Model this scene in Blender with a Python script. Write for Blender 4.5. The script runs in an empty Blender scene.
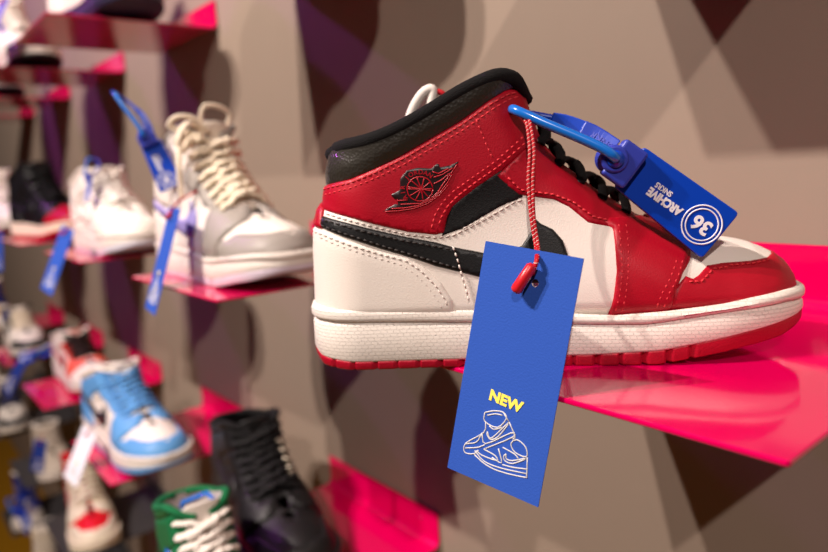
import bpy, bmesh, math, random
from mathutils import Vector, Matrix
from mathutils.geometry import delaunay_2d_cdt
random.seed(7)
C = bpy.context.scene.collection
PI = math.pi
# ------------------------------------------------------------------ metrics (metres)
S, LEN, DEP, VST, FLG = 0.49972, 0.24986, 0.25784, 0.35860, 0.0437   # shelf pitch, width, depth, row pitch, flange
X0, Z0 = -0.09171, -0.11088                                          # right edge and top of the nearest shelf
FLOOR_Z = -1.50
# ------------------------------------------------------------------ materials
def lin(c):
    return tuple(((v/255)/12.92 if v/255 <= .04045 else (((v/255)+.055)/1.055)**2.4) for v in c) + (1,)
MATS = {}
def mat(name, rgb, rough=.55, spec=.4, bump=None, metal=0, coat=0, vary=0):
    if name in MATS: return MATS[name]
    m = bpy.data.materials.new(name); m.use_nodes = True
    nt = m.node_tree; b = nt.nodes['Principled BSDF']
    b.inputs['Base Color'].default_value = lin(rgb); b.inputs['Roughness'].default_value = rough
    b.inputs['Specular IOR Level'].default_value = spec; b.inputs['Metallic'].default_value = metal
    if coat: b.inputs['Coat Weight'].default_value = coat; b.inputs['Coat Roughness'].default_value = .08
    tc = nt.nodes.new('ShaderNodeTexCoord')
    if vary:
        nz = nt.nodes.new('ShaderNodeTexNoise'); nz.inputs['Scale'].default_value = 30
        mp = nt.nodes.new('ShaderNodeMapRange'); mp.inputs['To Min'].default_value = 1-vary; mp.inputs['To Max'].default_value = 1+vary
        hs = nt.nodes.new('ShaderNodeHueSaturation'); hs.inputs['Color'].default_value = lin(rgb)
        nt.links.new(tc.outputs['Object'], nz.inputs['Vector']); nt.links.new(nz.outputs['Fac'], mp.inputs['Value'])
        nt.links.new(mp.outputs['Result'], hs.inputs['Value']); nt.links.new(hs.outputs['Color'], b.inputs['Base Color'])
    if bump:
        kind, scale, dist = bump
        bp = nt.nodes.new('ShaderNodeBump'); bp.inputs['Distance'].default_value = dist; bp.inputs['Strength'].default_value = 1
        if kind == 'leather':
            t = nt.nodes.new('ShaderNodeTexVoronoi'); t.inputs['Scale'].default_value = scale; out = t.outputs['Distance']
            nt.links.new(tc.outputs['Object'], t.inputs['Vector'])
        elif kind == 'brick':
            sx = nt.nodes.new('ShaderNodeSeparateXYZ'); cx = nt.nodes.new('ShaderNodeCombineXYZ')
            nt.links.new(tc.outputs['Object'], sx.inputs[0]); nt.links.new(sx.outputs['X'], cx.inputs['X']); nt.links.new(sx.outputs['Z'], cx.inputs['Y'])
            t = nt.nodes.new('ShaderNodeTexBrick'); t.inputs['Scale'].default_value = scale; t.inputs['Mortar Size'].default_value = .07
            t.inputs['Brick Width'].default_value = 1.1; t.inputs['Row Height'].default_value = .62; t.inputs['Mortar Smooth'].default_value = .3
            nt.links.new(cx.outputs[0], t.inputs['Vector']); out = t.outputs['Fac']; bp.invert = True
        else:
            t = nt.nodes.new('ShaderNodeTexNoise'); t.inputs['Scale'].default_value = scale; t.inputs['Detail'].default_value = 4
            nt.links.new(tc.outputs['Object'], t.inputs['Vector']); out = t.outputs['Fac']
        nt.links.new(out, bp.inputs['Height']); nt.links.new(bp.outputs['Normal'], b.inputs['Normal'])
    MATS[name] = m
    return m
# ------------------------------------------------------------------ object helpers
def tag(o, label=None, cat=None, group=None, kind=None):
    for k, v in (('label', label), ('category', cat), ('group', group), ('kind', kind)):
        if v: o[k] = v
    return o
def thing(name, label, cat, loc=(0,0,0), rotz=0, group=None):
    o = bpy.data.objects.new(name, None); C.objects.link(o); o.empty_display_size = .02
    o.location = loc; o.rotation_euler = (0,0,rotz)
    return tag(o, label, cat, group)
def obj(name, verts, faces, m, parent=None, smooth=True, weld=0):
    me = bpy.data.meshes.new(name)
    me.from_pydata([tuple(v) for v in verts], [], faces)
    bm = bmesh.new(); bm.from_mesh(me)
    if weld: bmesh.ops.remove_doubles(bm, verts=bm.verts, dist=weld)
    bmesh.ops.recalc_face_normals(bm, faces=bm.faces)
    bm.to_mesh(me); bm.free()
    if smooth:
        for p in me.polygons: p.use_smooth = True
    me.materials.append(m)
    o = bpy.data.objects.new(name, me); C.objects.link(o)
    if parent: o.parent = parent
    return o
def add_mod_bevel(o, w, seg=3):
    b = o.modifiers.new('bevel','BEVEL'); b.width = w; b.segments = seg; b.limit_method = 'ANGLE'; b.angle_limit = .6
    return o
class MB:
    def __init__(s): s.v=[]; s.f=[]
    def add(s, v, f):
        n=len(s.v); s.v+= [tuple(x) for x in v]; s.f+= [tuple(i+n for i in q) for q in f]
    def box(s, c, d, M=None):
        vs=[Vector((c[0]+sx*d[0]/2, c[1]+sy*d[1]/2, c[2]+sz*d[2]/2)) for sx in(-1,1) for sy in(-1,1) for sz in(-1,1)]
        if M: vs=[M@v for v in vs]
        s.add(vs, [(0,1,3,2),(4,6,7,5),(0,4,5,1),(2,3,7,6),(0,2,6,4),(1,5,7,3)])
    def tube(s, pts, r, n=8, cap=True, flat=1.0, upv=None, closed=False):
        pts=[Vector(p) for p in pts]; m=len(pts)
        rs = r if isinstance(r,(list,tuple)) else [r]*m
        up=None; rings=[]
        for i,p in enumerate(pts):
            if closed: t=(pts[(i+1)%m]-pts[i-1])
            else: t=(pts[min(i+1,m-1)]-pts[max(i-1,0)])
            if t.length<1e-9: t=Vector((0,0,1))
            t.normalize()
            if upv is not None: a=Vector(upv)
            else: a = up if up is not None else (Vector((0,0,1)) if abs(t.z)<.9 else Vector((1,0,0)))
            a=(a-t*a.dot(t))
            if a.length<1e-6: a=t.orthogonal()
            a.normalize(); up=a; b=t.cross(a)
            rings.append([p+(a*math.cos(2*PI*k/n)*flat+b*math.sin(2*PI*k/n))*rs[i] for k in range(n)])
        v=[q for R in rings for q in R]; f=[]
        mm = m if closed else m-1
        for i in range(mm):
            j=(i+1)%m
            for k in range(n): f.append((i*n+k, i*n+(k+1)%n, j*n+(k+1)%n, j*n+k))
        if cap and not closed: f.append(tuple(range(n))[::-1]); f.append(tuple((m-1)*n+k for k in range(n)))
        s.add(v,f)
    def sphere(s, c, r, n=10, sc=(1,1,1)):
        v=[];f=[]
        for i in range(1,n):
            th=PI*i/n
            for k in range(2*n):
                ph=PI*k/n; v.append((c[0]+r*sc[0]*math.sin(th)*math.cos(ph), c[1]+r*sc[1]*math.sin(th)*math.sin(ph), c[2]+r*sc[2]*math.cos(th)))
        v+= [(c[0],c[1],c[2]+r*sc[2]),(c[0],c[1],c[2]-r*sc[2])]; a=len(v)-2
        for i in range(n-2):
            for k in range(2*n): f.append((i*2*n+k,(i+1)*2*n+k,(i+1)*2*n+(k+1)%(2*n),i*2*n+(k+1)%(2*n)))
        for k in range(2*n): f.append((a,k,(k+1)%(2*n))); f.append((a+1,(n-2)*2*n+(k+1)%(2*n),(n-2)*2*n+k))
        s.add(v,f)
    def build(s, name, m, parent=None, smooth=True, weld=0): return obj(name, s.v, s.f, m, parent, smooth, weld)
def spline(pts, n=6):
    """Catmull-Rom through pts"""
    P=[Vector(p) for p in pts]; P=[P[0]*2-P[1]]+P+[P[-1]*2-P[-2]]; out=[]
    for i in range(1,len(P)-2):
        for k in range(n):
            t=k/n; a,b,c,d=P[i-1],P[i],P[i+1],P[i+2]
            out.append(.5*((2*b)+(c-a)*t+(2*a-5*b+4*c-d)*t*t+(3*b-a-3*c+d)*t**3))
    out.append(P[-2]); return out
def text_mesh(name, body, size, M, m, parent, depth=.0002, bold=0, align='CENTER', sx=1):
    cu = bpy.data.curves.new(name,'FONT'); cu.body=body; cu.size=size; cu.extrude=depth; cu.offset=bold
    cu.align_x=align; cu.align_y='CENTER'; cu.resolution_u=4
    t = bpy.data.objects.new(name, cu); C.objects.link(t)
    bpy.context.view_layer.update()
    me = bpy.data.meshes.new_from_object(t.evaluated_get(bpy.context.evaluated_depsgraph_get()))
    bpy.data.objects.remove(t); bpy.data.curves.remove(cu)
    vs=[v.co.copy() for v in me.vertices]
    for v in me.vertices: v.co = M @ Vector((v.co.x*sx, v.co.y, v.co.z))
    me.name=name; me.materials.clear(); me.materials.append(m)
    o = bpy.data.objects.new(name, me); C.objects.link(o); o.parent = parent
    return o
# ---- outline of the shoe
HEEL=[(2,14),(2,36),(2.6,50),(3.2,66),(4.2,81),(7,89),(11,94),(12.3,102),(15,110),(17.5,120),(20,124)]
COLLAR=[(20,124),(23,126.5),(40,128.5),(55.5,133),(74,141.5),(92,151),(104,156),(113,158.3),(121,156.3),(125.5,151),(128.5,147)]
FRONT=[(128.5,147),(132,136),(137.5,122),(146,111),(168,93),(190,78),(217,65.5),(229,62.6),(240,61),(252,58),(264,52.5),(270,47),(274.5,40),(276.5,33),(273,26),(262,14)]
def interp(x,xs,ys):
    if x<=xs[0]: return ys[0]
    for i in range(1,len(xs)):
        if x<=xs[i]:
            return ys[i-1]+(ys[i]-ys[i-1])*(x-xs[i-1])/(xs[i]-xs[i-1])
    return ys[-1]
def dist(p,poly):
    b=1e9
    for (ax,ay),(bx,by) in zip(poly,poly[1:]):
        dx,dy=bx-ax,by-ay; t=((p[0]-ax)*dx+(p[1]-ay)*dy)/(dx*dx+dy*dy); t=max(0,min(1,t))
        d=math.hypot(p[0]-ax-t*dx,p[1]-ay-t*dy)
        if d<b: b=d
    return b
def inside(p,poly):
    c=False; n=len(poly); x,y=p
    for i in range(n):
        x1,y1=poly[i]; x2,y2=poly[i-1]
        if (y1>y)!=(y2>y) and x<(x2-x1)*(y-y1)/(y2-y1)+x1: c=not c
    return c
def g(q):
    if q>=1: return 1.
    if q<=0: return 0.
    return math.sqrt(1-(1-q)**2)
SIL=HEEL+COLLAR[1:]+FRONT[1:]
def sm(t):
    t=max(0,min(1,t)); return t*t*(3-2*t)
def Y(x,z):
    """half width of the upper in mm"""
    p=(x,z)
    out=not inside(p,SIL) and z>27
    wb=interp(x,[0,70,125,165,195,222,277],[31,33,35.5,39,41,41,40])
    wt=interp(x,[0,60,130,170,200,277],[30,32,29,30,34,42])
    W=wb+(wt-wb)*sm((z-35)/60)
    if z<33: W*=1-(33-z)/15*.24
    df=dist(p,FRONT); dh=dist(p,HEEL)
    if out:
        # beyond collar line keep width; beyond front/heel zero
        if dist(p,COLLAR)>min(df,dh): return 0.
    rf=interp(x,[120,150,180,230,277],[24,24,30,42,44]); rh=32
    return W*g(df/rf)*g(dh/rh)

PANELS={"heel_counter":[[-0.5,82.7],[1.7,80.9],[13.4,78.3],[30.3,72.1],[45.3,66.9],[60.1,62.9],[68.7,56.5],[77.2,47.8],[82.7,38.6],[83.8,28.8],[53.1,28.8],[12.0,29.7],[-4.2,28.2]],
"swoosh":[[11.4,86.4],[13.5,86.2],[31.1,82.0],[46.0,77.7],[60.7,73.7],[75.3,70.3],[83.9,67.4],[101.5,63.1],[112.3,62.3],[121.6,66.1],[126.8,73.3],[127.4,82.0],[132.3,77.3],[138.5,74.0],[143.4,67.9],[145.7,60.3],[142.1,50.9],[133.0,45.9],[119.7,45.8],[97.3,50.5],[87.8,53.4],[74.7,57.2],[62.9,62.0],[45.4,68.0],[30.4,73.6],[10.5,80.4]],
"quarter":[[4.1,87.8],[12.9,90.4],[31.3,85.9],[46.2,81.4],[60.9,77.3],[75.6,75.1],[81.5,75.9],[90.4,79.1],[102.5,85.0],[110.8,89.1],[121.6,93.4],[127.8,93.6],[139.5,91.3],[151.0,87.4],[161.6,80.4],[174.8,75.8],[175.0,61.6],[174.1,48.8],[171.7,35.6],[170.1,22.0],[108.5,25.3],[53.0,27.5],[-4.2,27.1]],
"ankle_panel":[[6.5,102.4],[10.9,103.1],[31.0,106.6],[44.0,111.2],[59.5,117.6],[77.7,126.8],[91.3,133.6],[106.3,143.1],[115.4,148.3],[122.7,150.6],[129.4,149.0],[137.4,149.2],[137.2,139.3],[127.8,119.1],[125.4,117.6],[112.3,106.6],[98.7,98.5],[90.0,92.4],[84.9,88.4],[81.8,82.7],[80.0,75.2],[75.5,74.3],[60.9,76.5],[46.2,80.5],[31.3,85.1],[13.1,89.5],[4.3,90.7]],
"heel_tab":[[9.6,93.4],[6.4,93.6],[-0.2,93.9],[-1.4,79.7],[2.1,80.8],[10.5,79.6],[12.9,79.7],[12.2,86.3],[13.0,90.8]],
"ankle_inset":[[77.7,72.6],[81.3,81.1],[85.0,90.6],[100.5,101.5],[112.0,108.2],[117.7,101.6],[122.3,96.0],[123.8,91.6],[110.7,87.0],[90.3,76.3]],
"eyestay":[[109.2,104.2],[126.7,119.1],[129.3,128.8],[130.5,142.5],[148.5,141.4],[147.9,116.3],[170.3,98.1],[192.8,82.6],[209.7,71.9],[214.3,60.7],[210.7,53.0],[192.1,35.0],[170.4,71.1],[169.9,73.1],[157.2,76.4],[147.5,85.2],[139.4,89.7],[127.7,92.1],[121.0,93.3],[114.9,98.5]],
"forefoot_overlay":[[164.8,75.5],[168.7,77.8],[198.4,76.5],[216.1,62.7],[210.7,56.3],[208.2,53.2],[205.4,48.6],[199.9,39.2],[196.8,25.0],[194.4,21.2],[165.8,22.2],[165.8,26.5],[168.4,37.1],[170.5,50.8],[170.4,62.6],[170.4,72.6]],
"toe_box":[[201.2,71.4],[226.7,69.3],[260.3,64.7],[283.0,49.1],[262.3,45.7],[248.5,46.4],[225.6,45.6],[213.6,41.5],[202.5,39.8],[198.0,54.1]],
"mudguard":[[198.8,39.5],[206.1,46.3],[210.1,44.5],[213.5,46.0],[219.4,50.2],[229.3,50.7],[245.1,50.6],[257.2,51.0],[262.3,52.0],[267.3,53.4],[269.3,58.5],[291.2,51.6],[281.8,21.3],[215.7,20.1],[189.3,20.0],[194.9,28.9]],
"collar_padding":[[7.6,101.2],[10.8,102.5],[30.9,106.1],[43.9,110.6],[59.4,117.1],[77.7,126.2],[91.2,133.1],[106.3,142.5],[115.4,147.8],[122.7,150.1],[129.5,148.6],[140.2,148.0],[136.8,162.5],[113.5,166.3],[81.8,155.5],[20.7,133.9],[13.8,129.0]],
"wing_emblem":[[46.3,88.0],[50.8,90.7],[55.7,93.1],[51.6,97.3],[57.3,99.7],[57.7,105.5],[61.4,109.9],[67.7,111.2],[74.7,110.3],[78.7,113.3],[80.1,110.7],[85.6,111.7],[90.5,113.8],[87.8,109.2],[85.2,104.7],[80.2,97.2],[74.5,92.9],[66.5,88.7],[57.8,87.7],[49.9,87.6]]}
SEAMS={"white_band":[[14.2,87.7],[31.0,83.5],[46.1,79.2],[60.8,75.1],[75.5,72.7],[84.2,73.3],[93.0,76.9],[105.1,82.5],[118.9,89.8],[123.7,90.6]],
"white_band2":[[90.3,76.8],[101.9,81.6],[110.6,85.4]],
"quarter_seam":[[84.5,67.4],[86.4,61.3],[88.2,53.6],[90.5,44.7],[92.3,36.3]],
"swoosh_top":[[14.4,84.2],[30.8,79.7],[45.6,75.5],[60.2,71.6],[75.3,68.1],[87.1,65.1]],
"swoosh_bottom":[[12.2,81.4],[30.6,75.7],[45.3,70.1],[60.9,64.7],[74.9,59.6],[87.2,55.5]],
"heel_a":[[2.7,78.3],[13.4,76.4],[30.2,70.2],[44.9,65.1],[58.5,61.0],[66.4,55.1],[74.2,46.4],[79.3,37.9],[80.6,32.2]],
"heel_b":[[10.4,75.1],[30.1,67.9],[43.7,63.0],[56.2,58.8],[63.6,53.3],[70.8,44.9],[75.9,36.9],[77.3,32.3]],
"ankle_top_a":[[13.2,101.1],[31.0,104.4],[44.2,109.1],[59.8,115.7],[78.1,124.9],[91.7,131.6],[106.9,141.1],[115.7,146.0],[122.1,148.1]],
"ankle_top_b":[[14.4,98.1],[31.5,101.7],[44.8,106.4],[60.7,113.0],[79.1,122.2],[92.7,129.0],[107.3,138.2],[116.1,143.1],[121.4,144.9]],
"ankle_low_a":[[124.4,120.3],[111.5,109.6],[97.8,101.1],[88.4,94.7],[82.8,89.6],[78.7,83.4],[76.8,77.5]],
"ankle_low_b":[[123.5,123.5],[110.0,112.3],[96.4,103.8],[86.4,97.5],[80.2,91.9],[75.6,85.2],[73.0,77.2]],
"ankle_vert":[[99.7,134.0],[103.5,123.4],[107.4,113.8]],
"eyestay_low":[[115.6,102.8],[121.8,96.0],[128.7,94.6],[139.3,92.1],[149.3,87.3],[159.6,78.8],[170.0,75.4]],
"overlay_left_a":[[173.2,73.9],[173.0,62.3],[173.2,50.9],[171.2,37.2],[168.3,27.3]],
"overlay_left_b":[[177.3,73.5],[176.7,62.0],[176.2,50.8],[174.3,37.1],[172.0,27.2]],
"overlay_right_a":[[205.4,53.4],[201.7,46.9],[196.1,38.1],[192.8,29.0]],
"overlay_right_b":[[201.9,53.8],[198.5,48.1],[193.1,39.2],[189.2,29.1]],
"toe":[[255.7,49.4],[244.7,48.6],[228.9,48.7]],
"vamp":[[207.2,43.0],[213.7,42.5],[221.7,47.8],[231.9,48.0]]}
EMBLEM=[[[75.1,99.1],[74.8,97.4],[74.0,95.9],[72.8,94.6],[71.4,93.6],[69.7,93.1],[67.9,93.0],[66.1,93.3],[64.5,94.0],[63.1,95.1],[62.1,96.5],[61.5,98.2],[61.4,99.8],[61.7,101.5],[62.5,103.0],[63.7,104.3],[65.1,105.3],[66.8,105.8],[68.6,105.9],[70.3,105.6],[72.0,104.9],[73.3,103.8],[74.3,102.4],[74.9,100.8],[75.1,99.1]],[[61.9,100.9],[69.0,99.4],[74.6,98.0]],[[63.9,104.1],[69.0,99.4],[72.6,94.8]],[[66.9,105.5],[69.0,99.4],[69.6,93.4]],[[70.8,105.1],[69.0,99.4],[65.7,93.8]],[[73.8,102.7],[69.0,99.4],[62.7,96.2]],[[74.8,99.1],[69.0,99.4],[61.7,99.8]],[[57.6,91.9],[63.5,91.8],[68.2,91.7],[73.8,94.1],[77.9,97.4],[80.4,101.1],[85.3,107.0],[88.6,111.4]],[[52.4,89.8],[59.5,89.8],[66.6,90.6],[73.8,93.3],[78.6,96.9],[82.8,101.7],[85.7,106.2]],[[49.1,88.4],[56.2,88.4],[64.2,89.2],[72.1,91.5],[78.6,95.8],[83.5,100.9]],[[55.8,93.9],[61.3,94.0]],[[75.3,108.3],[78.4,107.0],[83.9,109.4]],[[75.9,105.2],[80.7,106.5],[86.2,109.6]],[[75.8,101.8],[79.7,103.5],[84.6,107.0]]]
# ------------------------------------------------------------------ the shoe: side outline and half width, in millimetres
def fr_extra(): pass
BOD = SIL
def grad(x,z,e=.35):
    return ((Y(x+e,z)-Y(x-e,z))/(2*e), (Y(x,z+e)-Y(x,z-e))/(2*e))
def inward(poly, side):
    """points of poly with their inward normal"""
    out=[]
    for i,p in enumerate(poly):
        a=poly[max(i-1,0)]; b=poly[min(i+1,len(poly)-1)]
        dx,dy=b[0]-a[0],b[1]-a[1]; l=math.hypot(dx,dy)
        out.append((p, (dy/l, -dx/l)))        # outline runs clockwise: inside lies to the right
    return out
def resample(poly, step):
    out=[poly[0]]; 
    for a,b in zip(poly,poly[1:]):
        l=math.hypot(b[0]-a[0],b[1]-a[1]); n=max(1,int(round(l/step)))
        for k in range(1,n+1): out.append((a[0]+(b[0]-a[0])*k/n, a[1]+(b[1]-a[1])*k/n))
    return out
FS = [tuple(p)[:2] for p in spline([(x,z,0) for x,z in FRONT],4)]
HS = [tuple(p)[:2] for p in spline([(x,z,0) for x,z in HEEL],3)]
CS = [tuple(p)[:2] for p in spline([(x,z,0) for x,z in COLLAR],3)]
SILF = HS+CS[1:]+FS[1:]
GRID = {}
def grid_points(step):
    if step in GRID: return GRID[step]
    pts=[]
    z=22
    r=0
    while z<160:
        x=0+(step/2 if r%2 else 0)
        while x<278:
            if inside((x,z),SILF) and dist((x,z),FS)>9 and dist((x,z),HS)>9: pts.append((x,z))
            x+=step
        z+=step*.87; r+=1
    for poly,rf in ((FS,None),(HS,32)):
        last=None
        for (p,n) in inward(resample(poly,step*.8),1):
            R = rf or interp(p[0],[120,150,180,230,277],[24,24,30,42,44])
            for q in ((.012,.05,.12,.22,.34) if step<5 else (.015,.08,.22)):
                c=(p[0]+n[0]*q*R, p[1]+n[1]*q*R)
                if inside(c,SILF): pts.append(c)
    GRID[step]=pts
    return pts
GAP = 11.0
def gap_curve(gap=GAP, lo=0, hi=None):
    """the throat edge: where the half width equals gap, below the front outline"""
    out=[]
    for (p,n) in inward(resample(FS,4),1):
        if p[0]>199: continue
        d=0.05
        while Y(p[0]+n[0]*d,p[1]+n[1]*d)<gap and d<16: d+=.1
        out.append((p,(p[0]+n[0]*d,p[1]+n[1]*d)))
    return out
def set_gap(gap):
    global GC, THROAT
    GC = gap_curve(gap); THROAT = [(p[0]-0,p[1]+6) for p,_ in GC]+[c for _,c in GC[::-1]]
    THROAT[0]=(GC[0][0][0]-2,GC[0][0][1]+10)
set_gap(GAP)
def surf(x,z,side,off):
    y=Y(x,z); gx,gz=grad(x,z)
    n=Vector((-gx,1,-gz)); 
    if y<.6: n.y=0
    if n.length<1e-6: n=Vector((0,1,0))
    n.normalize()
    return Vector(((x+n.x*off),(y+n.y*off)*side,(z+n.z*off)))/1000
def panel(name, poly, m, parent, off=1.0, puff=0, step=6, edge=1.0, throat=True, clip=None, bottom=True):
    """a leather panel lying on the upper: polygon in the side view, wrapped over both sides"""
    poly=[(float(a),float(b)) for a,b in poly]
    poly=resample(poly, step*.7)
    es=[]; pts=list(poly)
    n=len(poly); es+=[(i,(i+1)%n) for i in range(n)]
    o=len(pts); sl=SILF; pts+=sl; es+=[(o+i,o+i+1) for i in range(len(sl)-1)]
    if throat:
        o=len(pts); t=THROAT; pts+=t; es+=[(o+i,o+(i+1)%len(t)) for i in range(len(t))]
    ip=[p for p in grid_points(step) if inside(p,poly) and dist(p,poly+[poly[0]])>step*.3]
    pts+=ip
    if edge and step<5:      # a ring close to the cut edge rounds it
        for i,p in enumerate(poly):
            a=poly[i-1]; b=poly[(i+1)%n]; dx,dy=b[0]-a[0],b[1]-a[1]; l=math.hypot(dx,dy) or 1
            for sgn in (1,-1):
                c=(p[0]-dy/l*sgn*edge, p[1]+dx/l*sgn*edge)
                if inside(c,poly) and dist(c,poly+[poly[0]])>edge*.7: pts.append(c)
    vs,_,fs,_,_,_ = delaunay_2d_cdt([Vector(p) for p in pts], es, [], 0, 1e-4)
    keep=[]
    for f in fs:
        c=(sum(vs[i][0] for i in f)/len(f), sum(vs[i][1] for i in f)/len(f))
        if inside(c,poly) and inside(c,SILF) and not (throat and inside(c,THROAT)): keep.append(f)
    used={}; order=[]
    for f in keep:
        for i in f:
            if i not in used: used[i]=len(order); order.append(i)
    cnt={}
    for f in keep:
        for a,b in zip(f,f[1:]+f[:1] if isinstance(f,list) else tuple(f[1:])+(f[0],)):
            cnt[(min(a,b),max(a,b))]=cnt.get((min(a,b),max(a,b)),0)+1
    rim=[e for e,c in cnt.items() if c==1]
    pc=poly+[poly[0]]; tc=[c for _,c in GC]
    def o_at(p):
        d=dist(p,pc)
        if throat: d=min(d,dist(p,tc))
        k=min(1,d/max(edge,.01)); r=off*(.45+.55*math.sqrt(1-(1-k)**2)) if edge else off
        return r+ (puff*sm(d/7) if puff else 0)
    V=[];F=[]
    for side in (-1,1):
        base=len(V)
        for i in order:
            x,z=vs[i]; V.append(surf(x,z,side,o_at((x,z))))
        for f in keep:
            q=[base+used[i] for i in f]; F.append(q if side<0 else q[::-1])
        # skirt
        sk={}
        for a,b in rim:
            pa,pb=vs[a],vs[b]
            if Y(pa[0],pa[1])<.5 and Y(pb[0],pb[1])<.5: continue
            for i in (a,b):
                if i not in sk:
                    sk[i]=len(V); V.append(surf(vs[i][0],vs[i][1],side,-.6))
            F.append((base+used[a],base+used[b],sk[b],sk[a]))
    if all(abs(v.y)>.0004 for v in V):      # the two sides do not meet: one object each
        h=len(V)//2; fl=[f for f in F if max(f)<h]; fr_=[tuple(i-h for i in f) for f in F if min(f)>=h]
        return (obj(name,V[:h],fl,m,parent,weld=.00012), obj(name,V[h:],fr_,m,parent,weld=.00012))
    return obj(name,V,F,m,parent,weld=.00012)
SX0,SX1=-1.8,280.5
def hw(x):
    b=interp(x,[0,70,125,165,195,225,277],[34,34.5,37,42.5,46,46.5,45])
    if x<32: b*=max(0,1-((32-x)/(32-SX0))**2.2)**(1/2.2)
    if x>SX1-60: b*=max(0,1-((x-(SX1-60))/60)**2.25)**(1/2.25)
    return b
zr=lambda x: interp(x,[0,6,20,160,190,212,235,258,278],[6,1.2,0,0,.6,4,8.5,12,18])
zw=lambda x: interp(x,[0,5,23,86,155,190,212,235,262,278],[10,6.5,4.8,4.6,6,8,11.8,16.2,20.5,23])
zg=lambda x: interp(x,[0,41,92,155,184,205,227,261,278],[28,27,25,22.6,22.3,25,27.8,30,28.6])
zm=lambda x: interp(x,[0,20,92,155,170,197,227,242,262,278],[36,35,32.3,28.2,27.4,29.2,32,34.2,36,35.6])
def loft(levels, name, m, parent, nst=90, blocks=False, cap_top=True, cap_bot=True):
    L=SX1-SX0; xs=[]
    n=nst
    for i in range(n+1):
        u=i/n; xs.append(L*(.35*(1-math.cos(PI*u))/2+.65*u) if 0<i<n else L*u)
    xs=[x if x<L-62 else L-62+62*math.sin((x-(L-62))/62*PI/2) for x in xs]
    xs=[x+SX0 for x in xs]
    ring=[(x,-1) for x in xs]+[(x,1) for x in xs[-2:0:-1]]
    V=[];k=len(ring)
    for li,(zf,ins,off) in enumerate(levels):
        for (x,s) in ring:
            i=ins
            if blocks and x<212 and 8<x:
                ph=(x/12.2)%1
                if ph<.15: i+=3.2
            y=hw(x)*s*(1-i/42.); X=139+(x-139)*(1-i/139.)
            V.append(Vector((X,y,zf(x)+off))/1000)
    F=[]
    for l in range(len(levels)-1):
        for j in range(k): F.append((l*k+j,l*k+(j+1)%k,(l+1)*k+(j+1)%k,(l+1)*k+j))
    def cap(l):
        for j in range(1,len(xs)-1):
            a=l*k+j; b=l*k+(k-j); a2=l*k+j+1; b2=l*k+(k-j-1)
            if j+1<=len(xs)-2: F.append((a,a2,b2,b))
            else: F.append((a,a2,b))
        F.append((l*k,l*k+1,l*k+k-1))
    if cap_bot: cap(0)
    if cap_top: cap(len(levels)-1)
    return obj(name,V,F,m,parent)
def outsole(m,parent,n=90):
    return loft([(zr,2.6,0),(zr,.9,.1),(zr,.4,1.0),(zw,.3,-1.0),(zw,.3,.3),(zw,3,.6)],'outsole',m,parent,n,blocks=True,cap_top=False)
def midsole(m,parent,n=60):
    return loft([(zw,3,0),(zw,.5,0),(zw,-.1,1.2),(zg,.2,-2),(zg,1.0,-.9),(zg,1.5,-.4),(zg,1.5,.2),(zg,.5,.5),(zg,-.4,1.4),(zg,-.6,2.6),(zm,-.6,-2.4),(zm,-.1,-1.1),(zm,1.0,-.3),(zm,2.6,.0),(zm,4.5,-.6),(zm,6,-5)],'midsole',m,parent,n,cap_top=False)
def stitches(lines, m, parent, name='stitching', sides=(-1,1), rise=1.2, ln=2.3, gap=1.3, r=.5):
    if len(sides)==2:
        for sd in sides: stitches(lines,m,parent,name,(sd,),rise,ln,gap,r)
        return
    mb=MB()
    for L in lines:
        P=resample([(float(a),float(b)) for a,b in L],.4); 
        tot=0; seg=[]; per=ln+gap
        acc=[0]
        for a,b in zip(P,P[1:]): acc.append(acc[-1]+math.hypot(b[0]-a[0],b[1]-a[1]))
        k=0
        while (k*per+ln)<acc[-1]:
            s0,s1=k*per,k*per+ln
            q=[]
            for s_ in (s0,(s0+s1)/2,s1):
                i=min(range(len(acc)),key=lambda j:abs(acc[j]-s_)); q.append(P[i])
            for sd in sides:
                mb.tube([surf(q[0][0],q[0][1],sd,rise-.35),surf(q[1][0],q[1][1],sd,rise+.15),surf(q[2][0],q[2][1],sd,rise-.35)],r/1000,5)
            k+=1
    return mb.build(name,m,parent)
def front_pts():
    P=resample(FS,1.0); return inward(P,1)
FP=front_pts(); ARC=[0]
for (a,_),(b,_) in zip(FP,FP[1:]): ARC.append(ARC[-1]+math.hypot(b[0]-a[0],b[1]-a[1]))
def on_front(s,y,off):
    """point over the instep: s mm down the front outline, y mm across, off mm above the surface"""
    i=min(range(len(ARC)),key=lambda j:abs(ARC[j]-s)); p,n=FP[i]
    W=interp(p[0],[120,170,200,277],[29.5,32,38,43]); R=interp(p[0],[120,150,180,230,277],[24,24,30,42,44])
    t=min(.98,abs(y)/W); d=R*(1-math.sqrt(1-t*t))
    k=t*t
    nx,nz=-n[0],-n[1]
    return Vector((p[0]+n[0]*d+nx*off*(1-k*.7), y+math.copysign(off*k*.9,y), p[1]+n[1]*d+nz*off*(1-k*.7)))/1000
def laces(m, parent, r=2.4, rows=(10,24,39,54,69,84), ye=18.5, lift=3.6, wob=.0, flat=.55, name='lace'):
    rng=random.Random(3)
    for k in range(len(rows)-1):
        for sd in (1,-1):
            mb=MB(); pts=[]
            a,b=rows[k],rows[k+1]
            for i in range(15):
                u=i/14; y=-ye+2*ye*u
                s_=a+(b-a)*sm(u)
                h=lift*(1.0 if sd>0 else 1.35)*math.sin(PI*min(1,max(0,(u*.86+.07))))+.9
                pts.append(on_front(s_+rng.uniform(-1,1)*wob, y*sd, h+rng.uniform(-1,1)*wob))
            pts=spline(pts,2)
            mb.tube(pts,r/1000,8,flat=flat)
            mb.build(name,m,parent)
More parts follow.
